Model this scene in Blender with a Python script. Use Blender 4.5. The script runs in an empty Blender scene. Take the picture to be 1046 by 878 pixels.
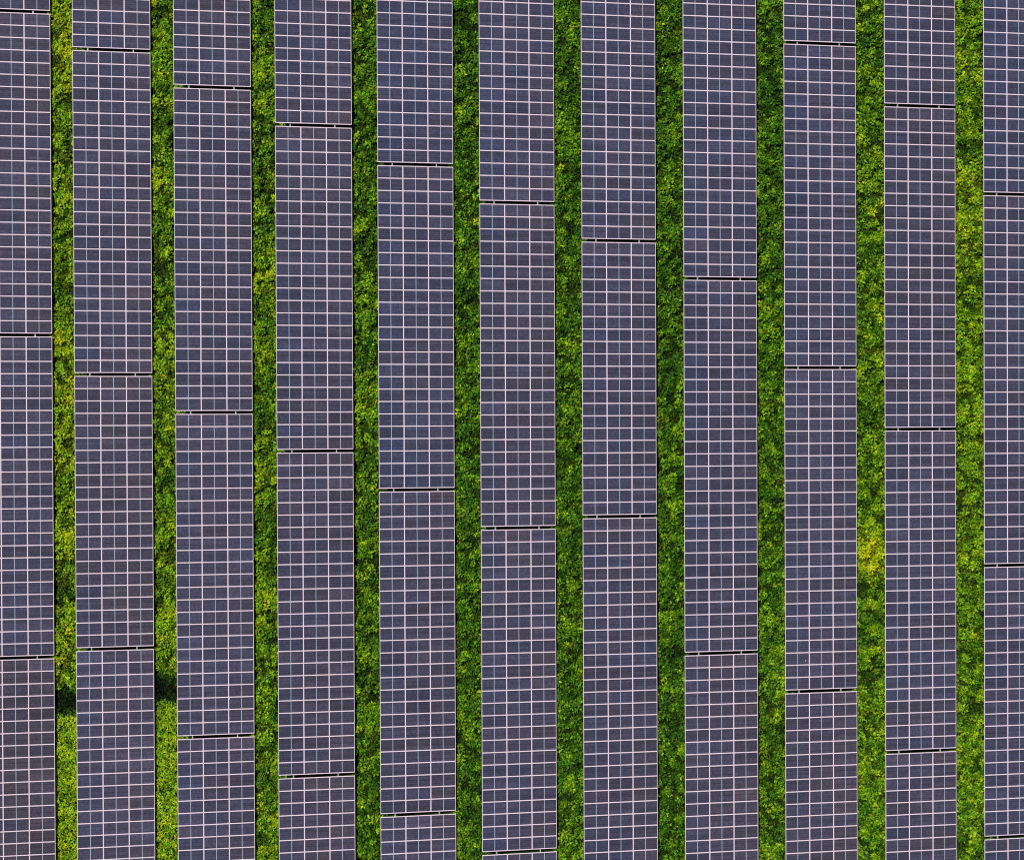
import bpy, math, random
import numpy as np
from mathutils import Vector, Matrix, Euler

random.seed(11)
rng = np.random.default_rng(7)
R = math.radians
scene = bpy.context.scene
col = scene.collection

# ------------------------------------------------------------------ measured layout
F = 1450.0                       # focal length in photo pixels (photo 1046 wide)
H = 115.879                      # drone height, metres
CAM = (R(-0.43368), R(-0.39257), R(-0.23550))
TILT = R(8.5567)
W = 6.101                        # table width along the slope
X0, PITCH, GAP = -42.6374, 8.1779, 0.18
LOW = 0.60                       # height of the low edge above the ground datum
Y0 = [33.168, 29.927, 26.828, 23.682, 20.525, 17.421, 14.318, 11.246, 30.246, 25.244, 18.124]
ZR = [-0.537, -0.269, 0.013, 0.317, 0.282, 0.317, 0.49, 0.408, -0.024, -0.293, -0.703]
# modules along each table, from top to bottom; first entry is the one cut by the top edge
TABLES = [[26, 26, 26, 26], [26, 26, 22, 26], [26, 26, 26, 26], [26, 26, 26, 26], [26, 26, 26, 26], [26, 26, 26, 26],
          [26, 22, 30], [26, 30, 26], [26, 26, 26, 26], [26, 26, 26, 26], [26, 30, 22, 26]]
CX = [X0 + r * PITCH + 0.5 * W * math.cos(TILT) for r in range(11)]
POLY = np.polyfit(CX, ZR, 3)


def gz(x):
    """gentle crown of the field"""
    xc = np.clip(x, -46, 46)
    fade = np.exp(-np.maximum(np.abs(x) - 46, 0) / 60.0)
    return np.polyval(POLY, xc) * fade


ROT = Euler(CAM, 'XYZ').to_matrix()


def px2ground(u, v):
    d = ROT @ Vector(((u - 523) / F, -(v - 439) / F, -1.0))
    k = H / -d.z
    return d.x * k, d.y * k


# ------------------------------------------------------------------ helpers
def tag(o, label=None, cat=None, group=None, kind=None):
    for k, v in (('label', label), ('category', cat), ('group', group), ('kind', kind)):
        if v:
            o[k] = v
    return o


def new_mesh(name, verts, faces, mats, fm=None):
    me = bpy.data.meshes.new(name)
    me.from_pydata(verts, [], faces)
    for m in mats:
        me.materials.append(m)
    if fm:
        me.polygons.foreach_set('material_index', fm)
    me.update()
    return me


def link(name, data, parent=None, loc=None, rot=None):
    o = bpy.data.objects.new(name, data)
    col.objects.link(o)
    if parent:
        o.parent = parent
    if loc is not None:
        o.location = loc
    if rot is not None:
        o.rotation_euler = rot
    return o


def box_data(x0, x1, y0, y1, z0, z1, V, Fc):
    b = len(V)
    V += [(x0, y0, z0), (x1, y0, z0), (x1, y1, z0), (x0, y1, z0), (x0, y0, z1), (x1, y0, z1), (x1, y1, z1), (x0, y1, z1)]
    Fc += [tuple(b + i for i in f) for f in ((0, 3, 2, 1), (4, 5, 6, 7), (0, 1, 5, 4), (1, 2, 6, 5), (2, 3, 7, 6), (3, 0, 4, 7))]


def mat(name):
    m = bpy.data.materials.new(name)
    m.use_nodes = True
    nt = m.node_tree
    return m, nt, nt.nodes['Principled BSDF']


def nd(nt, t, **kw):
    n = nt.nodes.new(t)
    for k, v in kw.items():
        setattr(n, k, v)
    return n


def mth(nt, op, a, b=None, c=None):
    n = nd(nt, 'ShaderNodeMath', operation=op)
    for i, v in enumerate((a, b, c)):
        if v is None:
            continue
        if isinstance(v, (int, float)):
            n.inputs[i].default_value = v
        else:
            nt.links.new(v, n.inputs[i])
    return n.outputs[0]


def mixc(nt, f, a, b, blend='MIX'):
    n = nd(nt, 'ShaderNodeMix', data_type='RGBA', blend_type=blend)
    for i, v in ((0, f), (6, a), (7, b)):
        if isinstance(v, (int, float)):
            n.inputs[i].default_value = v
        elif isinstance(v, tuple):
            n.inputs[i].default_value = v if len(v) == 4 else (*v, 1)
        else:
            nt.links.new(v, n.inputs[i])
    return n.outputs[2]


# ------------------------------------------------------------------ materials
ALU, nt, bs = mat('anodised_aluminium')
no = nd(nt, 'ShaderNodeTexNoise'); no.inputs['Scale'].default_value = 0.9; no.inputs['Detail'].default_value = 5
geo = nd(nt, 'ShaderNodeNewGeometry'); nt.links.new(geo.outputs['Position'], no.inputs['Vector'])
nt.links.new(mixc(nt, no.outputs['Fac'], (0.60, 0.50, 0.59), (0.90, 0.76, 0.87)), bs.inputs['Base Color'])
bs.inputs['Roughness'].default_value = 0.5
bs.inputs['Metallic'].default_value = 0.0

GALV, nt, bs = mat('galvanised_steel')
no = nd(nt, 'ShaderNodeTexVoronoi'); no.inputs['Scale'].default_value = 60.0
nt.links.new(mixc(nt, no.outputs['Distance'], (0.26, 0.27, 0.29), (0.42, 0.43, 0.46)), bs.inputs['Base Color'])
bs.inputs['Roughness'].default_value = 0.45
bs.inputs['Metallic'].default_value = 0.25

BACK, nt, bs = mat('panel_backsheet')
bs.inputs['Base Color'].default_value = (0.7, 0.7, 0.7, 1)
bs.inputs['Roughness'].default_value = 0.7

# dimensions of one module
ML, MW, MT = W / 3 - 0.006, 0.990, 0.035        # across the slope, along the row, thickness
LIP = 0.018
GX, GY = ML / 2 - LIP, MW / 2 - LIP             # half size of the glass
BORD, MID = 0.015, 0.016                        # white border, half of the middle gap
NXC, NYC = 12, 6


def cell_material():
    m, nt, bs = mat('silicon_cells_under_glass')
    L = nt.links.new
    tc = nd(nt, 'ShaderNodeTexCoord')
    sp = nd(nt, 'ShaderNodeSeparateXYZ')
    L(tc.outputs['Object'], sp.inputs[0])
    X, Y = sp.outputs[0], sp.outputs[1]
    ax = mth(nt, 'ABSOLUTE', X)
    ay = mth(nt, 'ABSOLUTE', Y)
    inx = mth(nt, 'MULTIPLY', mth(nt, 'GREATER_THAN', ax, MID), mth(nt, 'LESS_THAN', ax, GX - BORD))
    iny = mth(nt, 'LESS_THAN', ay, GY - BORD)
    inside = mth(nt, 'MULTIPLY', inx, iny)
    cw = (GX - BORD - MID) / NXC
    ch = (GY - BORD) * 2 / NYC
    fx = mth(nt, 'DIVIDE', mth(nt, 'SUBTRACT', ax, MID), cw)
    fy = mth(nt, 'DIVIDE', mth(nt, 'ADD', Y, GY - BORD), ch)
    px = mth(nt, 'PINGPONG', fx, 0.5)
    py = mth(nt, 'PINGPONG', fy, 0.5)
    cell = mth(nt, 'MULTIPLY', mth(nt, 'GREATER_THAN', px, 0.0005 / cw), mth(nt, 'GREATER_THAN', py, 0.0022 / ch))
    cell = mth(nt, 'MULTIPLY', cell, inside)
    # per-cell and crystal tone
    oi = nd(nt, 'ShaderNodeObjectInfo')
    cb = nd(nt, 'ShaderNodeCombineXYZ')
    L(mth(nt, 'ADD', mth(nt, 'FLOOR', fx), mth(nt, 'MULTIPLY', mth(nt, 'SIGN', X), 31.0)), cb.inputs[0])
    L(mth(nt, 'FLOOR', fy), cb.inputs[1])
    L(mth(nt, 'MULTIPLY', oi.outputs['Random'], 977.0), cb.inputs[2])
    wn = nd(nt, 'ShaderNodeTexWhiteNoise', noise_dimensions='3D')
    L(cb.outputs[0], wn.inputs['Vector'])
    base = mixc(nt, wn.outputs['Value'], (0.024, 0.028, 0.066), (0.058, 0.049, 0.088))
    # string-to-string tone along each cell line
    cb2 = nd(nt, 'ShaderNodeCombineXYZ')
    L(mth(nt, 'FLOOR', fy), cb2.inputs[0])
    L(mth(nt, 'MULTIPLY', oi.outputs['Random'], 517.0), cb2.inputs[1])
    wn2 = nd(nt, 'ShaderNodeTexWhiteNoise', noise_dimensions='3D')
    L(cb2.outputs[0], wn2.inputs['Vector'])
    base = mixc(nt, mth(nt, 'MULTIPLY', wn2.outputs['Value'], 0.65), base, (0.018, 0.018, 0.034))
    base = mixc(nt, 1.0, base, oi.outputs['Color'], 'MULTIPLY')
    # thin dust film, uneven
    dn = nd(nt, 'ShaderNodeTexNoise'); dn.inputs['Scale'].default_value = 0.35; dn.inputs['Detail'].default_value = 6
    geo = nd(nt, 'ShaderNodeNewGeometry')
    L(geo.outputs['Position'], dn.inputs['Vector'])
    base = mixc(nt, mth(nt, 'MULTIPLY', dn.outputs['Fac'], 0.04), base, (0.42, 0.36, 0.33))
    vo = nd(nt, 'ShaderNodeTexVoronoi'); vo.inputs['Scale'].default_value = 0.28
    L(geo.outputs['Position'], vo.inputs['Vector'])
    sc_ = nd(nt, 'ShaderNodeSeparateColor'); L(vo.outputs['Color'], sc_.inputs[0])
    spot = mth(nt, 'MULTIPLY', mth(nt, 'LESS_THAN', vo.outputs['Distance'], mth(nt, 'MULTIPLY', sc_.outputs[1], 0.028)), mth(nt, 'GREATER_THAN', sc_.outputs[0], 0.72))
    base = mixc(nt, mth(nt, 'MULTIPLY', spot, 0.55), base, (0.6, 0.58, 0.52))
    midline = mth(nt, 'LESS_THAN', ax, MID)
    sheet = mixc(nt, midline, (0.72, 0.61, 0.71), (0.42, 0.52, 0.60))
    gapc = mixc(nt, inside, sheet, (0.16, 0.17, 0.23))
    L(mixc(nt, cell, gapc, base), bs.inputs['Base Color'])
    bs.inputs['Roughness'].default_value = 0.12
    bs.inputs['IOR'].default_value = 1.5
    return m


CELLS = cell_material()


def veg_material(name, transl):
    m, nt, bs = mat(name)
    L = nt.links.new
    at = nd(nt, 'ShaderNodeAttribute', attribute_name='leaf_colour')
    L(at.outputs['Color'], bs.inputs['Base Color'])
    bs.inputs['Roughness'].default_value = 0.55
    bs.inputs['Specular IOR Level'].default_value = 0.12
    tr = nd(nt, 'ShaderNodeBsdfTranslucent')
    L(mixc(nt, 1.0, at.outputs['Color'], (1.25, 1.15, 0.5), 'MULTIPLY'), tr.inputs['Color'])
    mx = nd(nt, 'ShaderNodeMixShader'); mx.inputs[0].default_value = transl
    L(bs.outputs[0], mx.inputs[1]); L(tr.outputs[0], mx.inputs[2])
    L(mx.outputs[0], nt.nodes['Material Output'].inputs['Surface'])
    return m


LEAF = veg_material('weed_leaves', 0.3)
BLADE = veg_material('grass_blades', 0.3)

SOIL, nt, bs = mat('mossy_soil')
geo = nd(nt, 'ShaderNodeNewGeometry')
n1 = nd(nt, 'ShaderNodeTexNoise'); n1.inputs['Scale'].default_value = 0.6; n1.inputs['Detail'].default_value = 8
n2 = nd(nt, 'ShaderNodeTexNoise'); n2.inputs['Scale'].default_value = 9.0; n2.inputs['Detail'].default_value = 5
for n in (n1, n2):
    nt.links.new(geo.outputs['Position'], n.inputs['Vector'])
c = mixc(nt, n2.outputs['Fac'], (0.005, 0.014, 0.002), (0.016, 0.036, 0.003))
c = mixc(nt, mth(nt, 'MULTIPLY', n1.outputs['Fac'], 0.45), c, (0.014, 0.012, 0.005))
nt.links.new(c, bs.inputs['Base Color'])
bs.inputs['Roughness'].default_value = 0.95
bs.inputs['Specular IOR Level'].default_value = 0.05
bp = nd(nt, 'ShaderNodeBump'); bp.inputs['Strength'].default_value = 0.6; bp.inputs['Distance'].default_value = 0.05
nt.links.new(n2.outputs['Fac'], bp.inputs['Height']); nt.links.new(bp.outputs[0], bs.inputs['Normal'])

# ------------------------------------------------------------------ ground sheet, out to the horizon
gx = np.concatenate([[-4000, -1500, -600, -300, -160, -100, -70], np.arange(-52, 53, 2.0), [70, 100, 160, 300, 600, 1500, 4000]])
gy = np.concatenate([[-4000, -1500, -600, -300, -160, -100], np.arange(-80, 81, 10.0), [100, 160, 300, 600, 1500, 4000]])
V = [(float(x), float(y), float(gz(x))) for y in gy for x in gx]
nx = len(gx)
Fc = [(j * nx + i, j * nx + i + 1, (j + 1) * nx + i + 1, (j + 1) * nx + i) for j in range(len(gy) - 1) for i in range(nx - 1)]
tag(link('ground', new_mesh('ground', V, Fc, [SOIL])), 'dark mossy earth under the weeds and solar tables', 'ground', kind='structure')

# ------------------------------------------------------------------ solar module meshes
V, Fc = [], []
hx, hy = ML / 2, MW / 2
ring = [(-hx, -hy), (hx, -hy), (hx, hy), (-hx, hy)]
inn = [(-hx + LIP, -hy + LIP), (hx - LIP, -hy + LIP), (hx - LIP, hy - LIP), (-hx + LIP, hy - LIP)]
cham = 0.0025
out_t = [(x - math.copysign(cham, x), y - math.copysign(cham, y)) for x, y in ring]
V = ([(x, y, 0) for x, y in ring] + [(x, y, MT - cham) for x, y in ring] + [(x, y, MT) for x, y in out_t]
     + [(x, y, MT) for x, y in inn] + [(x, y, MT - 0.004) for x, y in inn])
for k in range(4):
    n = (k + 1) % 4
    for a in range(4):
        Fc.append((a * 4 + k, a * 4 + n, (a + 1) * 4 + n, (a + 1) * 4 + k))
Fc.append((3, 2, 1, 0))
FRAME = new_mesh('solar_panel', V, Fc, [ALU, BACK], [0] * 16 + [1])
V, Fc = [], []
box_data(-GX - 0.001, GX + 0.001, -GY - 0.001, GY + 0.001, MT - 0.008, MT - 0.002, V, Fc)
GLASS = new_mesh('glass_face', V, Fc, [CELLS])

RAIL_OFF = (-W / 2 + 0.195 * W, -W / 2 + 0.78 * W)


def beam_mesh(name, length, axis, wd, dp, t=0.006):
    """hollow-looking lipped channel, open side down"""
    V, Fc = [], []
    a, h = wd / 2, length / 2
    prof = [(-a, -dp, -a + t, 0), (a - t, -dp, a, 0), (-a + t, -t, a - t, 0), (-a + t, -dp, -a + 0.02, -dp + t), (a - 0.02, -dp, a - t, -dp + t)]
    for p0, z0, p1, z1 in prof:
        if axis == 'y':
            box_data(p0, p1, -h, h, z0, z1, V, Fc)
        else:
            box_data(-h, h, p0, p1, z0, z1, V, Fc)
    return new_mesh(name, V, Fc, [GALV])


V, Fc = [], []
box_data(-W / 2 + 0.003, W / 2 - 0.003, -0.011, 0.011, -0.036, 0.002, V, Fc)
TRIM = new_mesh('end_trim', V, Fc, [ALU])
CROSS = beam_mesh('cross_rail', W - 0.3, 'x', 0.05, 0.06)
PURLIN = {n: beam_mesh('purlin', n + 0.18 - 0.008, 'y', 0.085, 0.12) for n in (22, 26, 30)}
V, Fc = [], []
box_data(-0.05, 0.05, -0.03, -0.024, -1.6, 0, V, Fc)
box_data(-0.05, 0.05, 0.024, 0.03, -1.6, 0, V, Fc)
box_data(-0.004, 0.004, -0.024, 0.024, -1.6, 0, V, Fc)
box_data(-0.07, 0.07, -0.05, 0.05, 0, 0.012, V, Fc)
POST = new_mesh('post', V, Fc, [GALV])

# ------------------------------------------------------------------ solar tables
ORD = ['leftmost column', 'second column from the left', 'third column from the left', 'fourth column from the left',
       'fifth column from the left', 'middle column', 'fifth column from the right', 'fourth column from the right',
       'third column from the right', 'second column from the right', 'rightmost column']


def label_for(r, k, n):
    last = len(TABLES[r]) - 1
    if k == 0:
        return 'slate solar table cut off by the top edge in the ' + ORD[r]
    if k == last:
        return 'slate solar table cut off by the bottom edge in the ' + ORD[r]
    if last == 2:
        return ('short' if n == 22 else 'extra long') + ' slate solar table, only whole one in the ' + ORD[r]
    size = {22: 'short ', 30: 'extra long '}.get(n, '')
    return size + 'slate solar table, %s whole one in the ' % ('upper' if k == 1 else 'lower') + ORD[r]


SIN, COS = math.sin(TILT), math.cos(TILT)
ZC = LOW + 0.5 * W * SIN                         # height of the table's middle (top face)
for r in range(11):
    ytop = Y0[r] + 0.09 + TABLES[r][0]  # Y0 is the middle of the first seam
    for k, n in enumerate(TABLES[r]):
        yc = ytop - n / 2
        base = float(gz(CX[r]))
        root = link('solar_table', None, loc=(CX[r], yc, base))
        root.empty_display_size = 1.0
        tag(root, label_for(r, k, n), 'solar table', 'solar tables standing in parallel columns')
        dz = ZR[r] - base + ZC
        rot = (0, TILT, 0)
        M = Matrix.Translation((0, 0, dz)) @ Euler(rot).to_matrix().to_4x4()
        tv, tw = random.gauss(1.05, 0.05), random.gauss(0.0, 0.035) + 0.03 * (k - 1.2) - 0.006 * (r - 5)     # random table tint plus painted-in colour cast: warmer downwards, bluer to the right
        for j in range(n):
            for i in range(3):
                p = M @ Vector(((i - 1) * (W / 3), ((n - 1) / 2 - j) * (n - 0.12) / n, -MT))
                jit = (random.gauss(0, 0.0012), TILT + random.gauss(0, 0.0012), 0)
                pan = link('solar_panel', FRAME, root, p, jit)
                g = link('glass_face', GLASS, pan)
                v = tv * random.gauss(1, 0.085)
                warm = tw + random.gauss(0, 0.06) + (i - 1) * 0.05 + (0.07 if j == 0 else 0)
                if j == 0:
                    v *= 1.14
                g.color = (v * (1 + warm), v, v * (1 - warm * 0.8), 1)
        for xo in RAIL_OFF:
            link('purlin', PURLIN[n], root, M @ Vector((xo, 0, -MT - 0.062)), rot)
            m = 6 if n > 22 else 5
            for q in range(m):
                yy = -n / 2 + 1.6 + q * (n - 3.2) / (m - 1)
                link('post', POST, root, M @ Vector((xo, yy, -MT - 0.062 - 0.12 - 0.02)), (0, 0, 0))
        for sgn in (-1, 1):
            link('end_trim', TRIM, root, M @ Vector((0, sgn * ((n - 0.12) / 2 + 0.011), 0)), rot)
        for q in range(0, n, 3):
            yy = (n - 1) / 2 - q - 0.35
            link('cross_rail', CROSS, root, M @ Vector((0, yy, -MT - 0.001)), rot)
        ytop -= n + 0.18

# ------------------------------------------------------------------ weeds and grass (real leaves)


def vnoise(x, y, s, seed):
    """smooth value noise"""
    g = np.random.default_rng(seed).random((256, 256))
    u, v = x / s + 400.0, y / s + 400.0
    i, j = np.floor(u).astype(int), np.floor(v).astype(int)
    a, b = u - i, v - j
    a, b = a * a * (3 - 2 * a), b * b * (3 - 2 * b)
    i0, j0, i1, j1 = i % 256, j % 256, (i + 1) % 256, (j + 1) % 256
    return (g[i0, j0] * (1 - a) + g[i1, j0] * a) * (1 - b) + (g[i0, j1] * (1 - a) + g[i1, j1] * a) * b


# patches read from the photo: (pixel x, pixel y, radius x m, radius y m, yellow, tone)
PATCH = [(66, 35, 1.2, 2.4, .55, 0), (68, 75, 1.2, 1.6, .5, 0), (62, 20, 1.0, .8, .3, 0), (62, 305, 1.4, 1.6, -.3, -.5), (62, 345, 1.2, 2.2, .35, .1),
         (68, 405, 1.2, 2.0, .45, .1), (66, 460, 1.2, 1.6, .5, 0), (66, 535, 1.2, 2.0, .35, 0), (62, 565, 1.2, 1.6, .4, .1), (62, 612, 1.2, 1.2, -.4, -.6),
         (66, 665, 1.2, 2.0, .55, .25), (66, 717, 1.6, 1.15, -1.0, -2.4), (168, 703, 1.6, 1.15, -1.0, -2.4), (166, 640, 1.2, 2.0, .4, .2), (164, 585, 1.2, 1.6, .4, .2),
         (166, 180, 1.2, 1.4, .3, .15), (160, 285, 1.2, .9, -.2, -.5), (168, 370, 1.2, 1.8, .2, .2), (164, 480, 1.2, 1.4, -.2, -.2), (168, 130, 1.4, 1.4, -.2, -.3),
         (268, 70, 1.0, 1.6, .3, .1), (270, 290, 1.0, 1.6, .4, .2), (266, 370, 1.0, 1.6, .35, .1), (268, 490, 1.0, 1.2, .35, .1), (268, 620, 1.0, 1.6, .4, .1),
         (374, 232, 1.4, .7, .5, .3), (370, 250, 1.2, .8, -.3, -.5), (370, 400, 1.2, 1.4, .3, .2), (372, 670, 1.0, .6, .4, .1), (374, 686, 1.3, .9, -.4, -.6),
         (476, 20, 1.3, 1.8, -.3, -.5), (474, 300, 1.2, 1.4, -.3, -.3), (476, 545, 1.2, 1.4, -.2, -.4), (478, 740, 1.2, 1.4, .2, .1), (580, 250, 1.2, .8, -.3, -.5), (578, 352, 1.4, .35, .45, .3),
         (578, 362, 1.4, .3, -.3, -.6), (580, 800, 1.2, 2.0, .2, .1), (583, 870, 1.0, .6, .6, .2), (680, 378, 1.4, .4, -.4, -.7), (682, 252, 1.0, .8, .3, .3), (684, 740, 1.2, .8, -.3, -.4),
         (786, 377, 1.3, .28, -.4, -1.0), (788, 110, 1.2, 1.2, -.2, -.2), (780, 790, .3, 7.0, .55, .1), (790, 730, 1.0, .7, .5, .3), (786, 750, 1.0, 1.0, -.3, -.6), (786, 862, 1.0, .5, .5, .4),
         (786, 838, 1.0, .8, -.3, -.6), (890, 570, 1.0, 1.7, .9, .8), (886, 545, 1.2, 1.6, .4, .2), (888, 500, 1.2, 1.2, -.1, -.2), (888, 148, 1.0, 1.2, .3, .2), (890, 130, 1.2, .8, -.2, -.4),
         (988, 200, 1.2, 2.4, .35, .2), (990, 235, 1.2, 1.4, .3, .1), (990, 560, 1.2, 2.0, .2, .2), (990, 390, 1.2, 3.0, .2, .15), (990, 680, 1.2, 1.0, -.2, -.4)]
# base yellowness and tone of each strip, by world x
SX = np.array([px2ground(u, 439)[0] for u in (66, 167, 269, 372, 476, 580, 683, 787, 889, 990)])
SYEL = np.array([.42, .32, .30, .18, .11, .09, .10, .16, .25, .31])
STON = np.array([.05, .02, .0, .08, .05, .05, .05, .05, .1, .12])


def world_y(v):
    return px2ground(66, v)[1]


YCUT1, YCUT2 = px2ground(66, 731)[1], px2ground(168, 716)[1]


def short_zone(x, y):
    """the fresh short grass at the lower end of the first two strips"""
    edge = vnoise(x, y, .25, 31) * .12
    a = (np.abs(x - SX[0]) < 3.0) & (y < YCUT1 + edge)
    b = (np.abs(x - SX[1]) < 3.0) & (y < YCUT2 + edge)
    return a | b


def tone_fields(x, y):
    yel = np.interp(x, SX, SYEL) + (vnoise(x, y, .55, 3) - .5) * .5 + (vnoise(x, y, 3.2, 4) - .5) * .15
    ton = np.interp(x, SX, STON) + (vnoise(x, y, .8, 5) - .5) * .55 + (vnoise(x, y, 2.6, 6) - .5) * .15
    for u, v, rx, ry, a, b in PATCH:
        cx, cy = px2ground(u, v)
        g = np.exp(-(((x - cx) / rx) ** 2 + ((y - cy) / ry) ** 2) ** 2)
        yel = yel + g * a * (.5 if abs(a) < .95 else 1) * (1.5 if abs(a) == .9 else 1)
        ton = ton + g * b * (.6 if abs(b) < 1.5 else 1)
    return yel, ton


def scatter(per_m2, margin):
    X, Y = [], []
    for s in range(-1, 11):
        xa = CX[s] + W * COS / 2 - .2 if s >= 0 else CX[0] - W * COS / 2 - 4.0
        xb = CX[s + 1] - W * COS / 2 + 1.25 if s < 10 else CX[10] + W * COS / 2 + 4.0
        dens = per_m2 if 0 <= s < 10 else per_m2 * .5
        n = int((xb - xa) * 2 * margin * dens)
        X.append(rng.uniform(xa, xb, n)); Y.append(rng.uniform(-margin - .5, margin - .5, n))
    return np.concatenate(X), np.concatenate(Y)


def leaves_object(name, material, x, y, z, length, width, yaw, pitch, roll, rgb):
    """each leaf: a bent five-point blade, two quads folded along its length"""
    n = len(x)
    ca, sa = np.cos(yaw), np.sin(yaw)
    cp, sp_ = np.cos(pitch), np.sin(pitch)
    cp2, sp2 = np.cos(pitch - .7), np.sin(pitch - .7)
    cr, sr = np.cos(roll), np.sin(roll)
    fx, fy = ca, sa
    sx, sy = -sa, ca
    P = np.zeros((n, 6, 3), np.float32)
    mx, mz = length * .5 * cp, length * .5 * sp_
    tx, tz = mx + length * .5 * cp2, mz + length * .5 * sp2
    hw = width * .5

    def put(i, d, h, w):
        P[:, i, 0] = x + fx * d + sx * w * cr
        P[:, i, 1] = y + fy * d + sy * w * cr
        P[:, i, 2] = z + h + w * sr
    zero = np.zeros(n)
    put(0, zero, zero, -hw * .45); put(1, zero, zero, hw * .45)
    put(2, mx, mz, -hw); put(3, mx, mz, hw)
    put(4, tx, tz, -hw * .25); put(5, tx, tz, hw * .25)
    me = bpy.data.meshes.new(name)
    me.vertices.add(n * 6)
    me.vertices.foreach_set('co', P.reshape(-1))
    idx = (np.arange(n) * 6)[:, None] + np.array([0, 2, 3, 1, 2, 4, 5, 3])[None, :]
    me.loops.add(n * 8)
    me.loops.foreach_set('vertex_index', idx.reshape(-1).astype(np.int32))
    me.polygons.add(n * 2)
    me.polygons.foreach_set('loop_start', (np.arange(n * 2) * 4).astype(np.int32))
    me.materials.append(material)
    me.update(calc_edges=True)
    at = me.attributes.new('leaf_colour', 'FLOAT_COLOR', 'POINT')
    c4 = np.ones((n, 6, 4), np.float32)
    c4[:, :, :3] = rgb[:, None, :]
    at.data.foreach_set('color', c4.reshape(-1))
    return link(name, me)


def leaf_rgb(yel, ton, n):
    t = np.clip(yel + rng.normal(0, .17, n), 0, 1)[:, None]
    dark, mid, yl = np.array([.015, .055, .0025]), np.array([.078, .168, .003]), np.array([.23, .26, .003])
    c = np.where(t < .4, dark + (mid - dark) * (t / .4), mid + (yl - mid) * ((t - .4) / .6))
    c = c * np.exp2(np.clip(ton, -2.8, 1.1) * 1.15 + rng.normal(0, .45, n))[:, None]
    dry = rng.random(n) < .008
    c[dry] = np.array([.26, .19, .05]) * rng.uniform(.5, 1.1, dry.sum())[:, None]
    return np.clip(c, .002, .6)


HALF = 40.0
# plants first, then leaves round each plant, so that the cover reads as clumps with gaps


def table_clearance(x, y):
    """height of the underside of a table (or a large number in the open strips), with a margin"""
    k = np.clip(np.round((x - CX[0]) / PITCH).astype(int), 0, 10)
    d = x - np.array(CX)[k]
    under = np.abs(d) < W * COS / 2 + .22
    return np.where(under, np.array(ZR)[k] + ZC - d * math.tan(TILT) - .30, 50.0)


def plants(per_m2, per, r0, r1, h0, h1, dtone, l0, l1, w0, w1):
    xs, ys = scatter(per_m2, HALF)
    k = ~short_zone(xs, ys)
    xs, ys = xs[k], ys[k]
    yel, ton = tone_fields(xs, ys)
    m = len(xs)
    ph = np.clip(h0 + h1 * vnoise(xs, ys, .7, 8) * rng.uniform(.4, 1.4, m) + .12 * ton, .04, .75)
    pr = rng.uniform(r0, r1, m)
    yel = yel + rng.normal(0, .14, m)
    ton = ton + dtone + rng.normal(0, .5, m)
    n = m * per
    rep = lambda a: np.repeat(a, per)
    ang, rad = rng.uniform(0, 2 * np.pi, n), np.sqrt(rng.random(n))
    lx = rep(xs) + np.cos(ang) * rad * rep(pr)
    ly = rep(ys) + np.sin(ang) * rad * rep(pr)
    up = rep(ph) * (1 - .75 * rad ** 2) * rng.uniform(.5, 1.0, n)
    lz = np.minimum(gz(lx) + up, table_clearance(lx, ly))
    # tone set per plant: low plants darker, tall ones paler, varied at random
    rgb = leaf_rgb(rep(yel), rep(ton), n)
    ok = ~short_zone(lx, ly)
    return [a[ok] for a in (lx, ly, lz, rng.uniform(l0, l1, n), rng.uniform(w0, w1, n), ang + rng.normal(0, .6, n),
                            rng.normal(.35, .45, n), rng.normal(0, .5, n), rgb)]


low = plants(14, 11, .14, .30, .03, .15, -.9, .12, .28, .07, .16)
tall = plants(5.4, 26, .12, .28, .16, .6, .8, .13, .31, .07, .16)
o = leaves_object('weeds', LEAF, *[np.concatenate(p) for p in zip(low, tall)])
tag(o, 'dense green and yellowish weeds filling the strips between the solar tables', 'weeds', kind='stuff')

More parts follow.
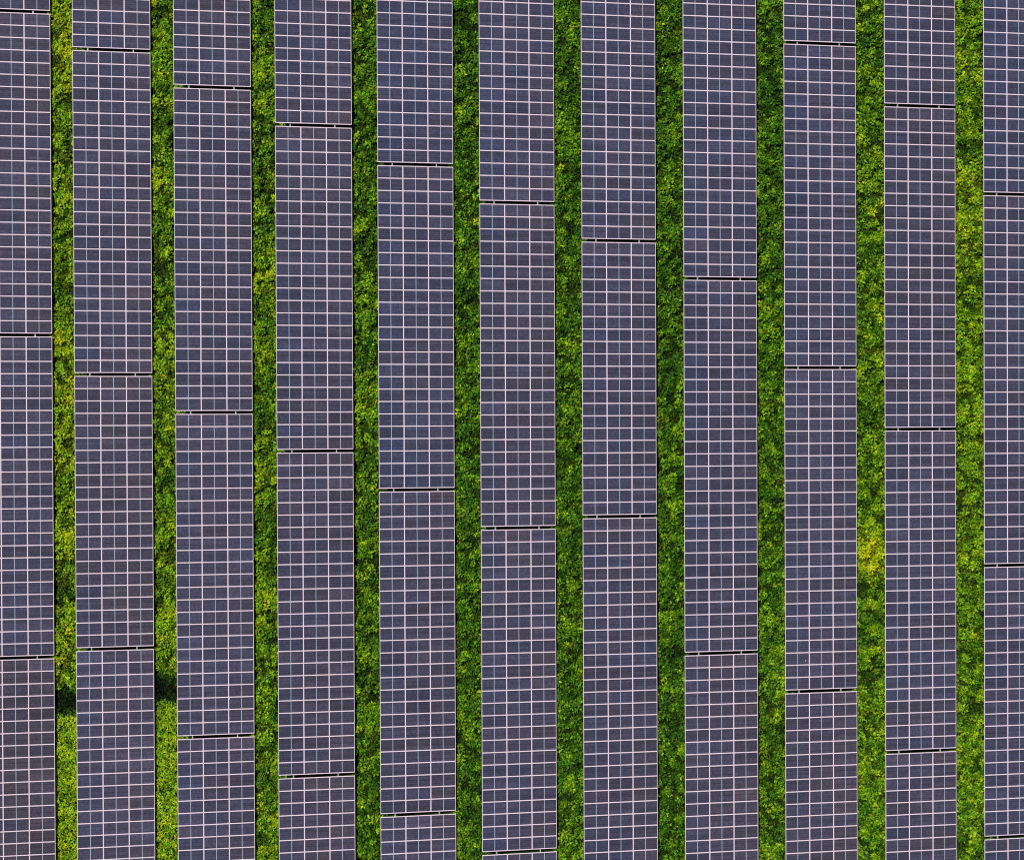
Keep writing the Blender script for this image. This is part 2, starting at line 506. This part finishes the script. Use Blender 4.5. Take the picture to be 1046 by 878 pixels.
# fresh short grass: thinner blades, paler, no tall plants
bx, by = scatter(120, HALF)
k = short_zone(bx, by)
bx, by = bx[k], by[k]
n = len(bx)
yel, ton = tone_fields(bx, by)
yel = yel * .5 + .32 + (vnoise(bx, by, .35, 12) - .5) * .5
ton = (vnoise(bx, by, .45, 13) - .5) * 1.6 + .95
bz = np.minimum(gz(bx) + .03 + .16 * vnoise(bx, by, .5, 14), table_clearance(bx, by))
o = leaves_object('grass', BLADE, bx, by, bz, rng.uniform(.12, .30, n), rng.uniform(.06, .15, n), rng.uniform(0, 2 * np.pi, n),
                  rng.normal(.5, .4, n), rng.normal(0, .4, n), leaf_rgb(yel, ton, n))
tag(o, 'fresh pale short grass at the lower end of the two leftmost strips', 'grass', kind='stuff')

# ------------------------------------------------------------------ light
SUN = Vector((-0.40, 0.42, 1.0)).normalized()     # towards the sun: from the upper left
elev = math.asin(SUN.z)
az = math.atan2(SUN.x, SUN.y)                     # clockwise from +Y
sd = bpy.data.lights.new('sun', 'SUN')
sd.energy = 5.0
sd.angle = R(0.5)
sd.color = (1.0, 0.95, 0.87)
so = link('sun', sd)
so.rotation_euler = SUN.to_track_quat('Z', 'Y').to_euler()

world = bpy.data.worlds.new('World')
scene.world = world
world.use_nodes = True
wt = world.node_tree
sky = wt.nodes.new('ShaderNodeTexSky')
sky.sky_type = 'NISHITA'
sky.sun_disc = False
sky.sun_elevation = elev
sky.sun_rotation = az
wt.links.new(sky.outputs[0], wt.nodes['Background'].inputs['Color'])
wt.nodes['Background'].inputs['Strength'].default_value = 0.05

# ------------------------------------------------------------------ camera
cd = bpy.data.cameras.new('camera')
cd.sensor_fit = 'HORIZONTAL'
cd.sensor_width = 36.0
cd.lens = 36.0 * F / 1046.0
cd.clip_end = 12000
co = link('camera', cd, loc=(0, 0, H))
co.rotation_euler = CAM
scene.camera = co

scene.cycles.filter_width = 1.1      # a sharp drone lens
vs = scene.view_settings
vs.view_transform = 'Standard'
vs.look = 'None'
vs.exposure = 0.0
vs.gamma = 1.0
vs.use_curve_mapping = False
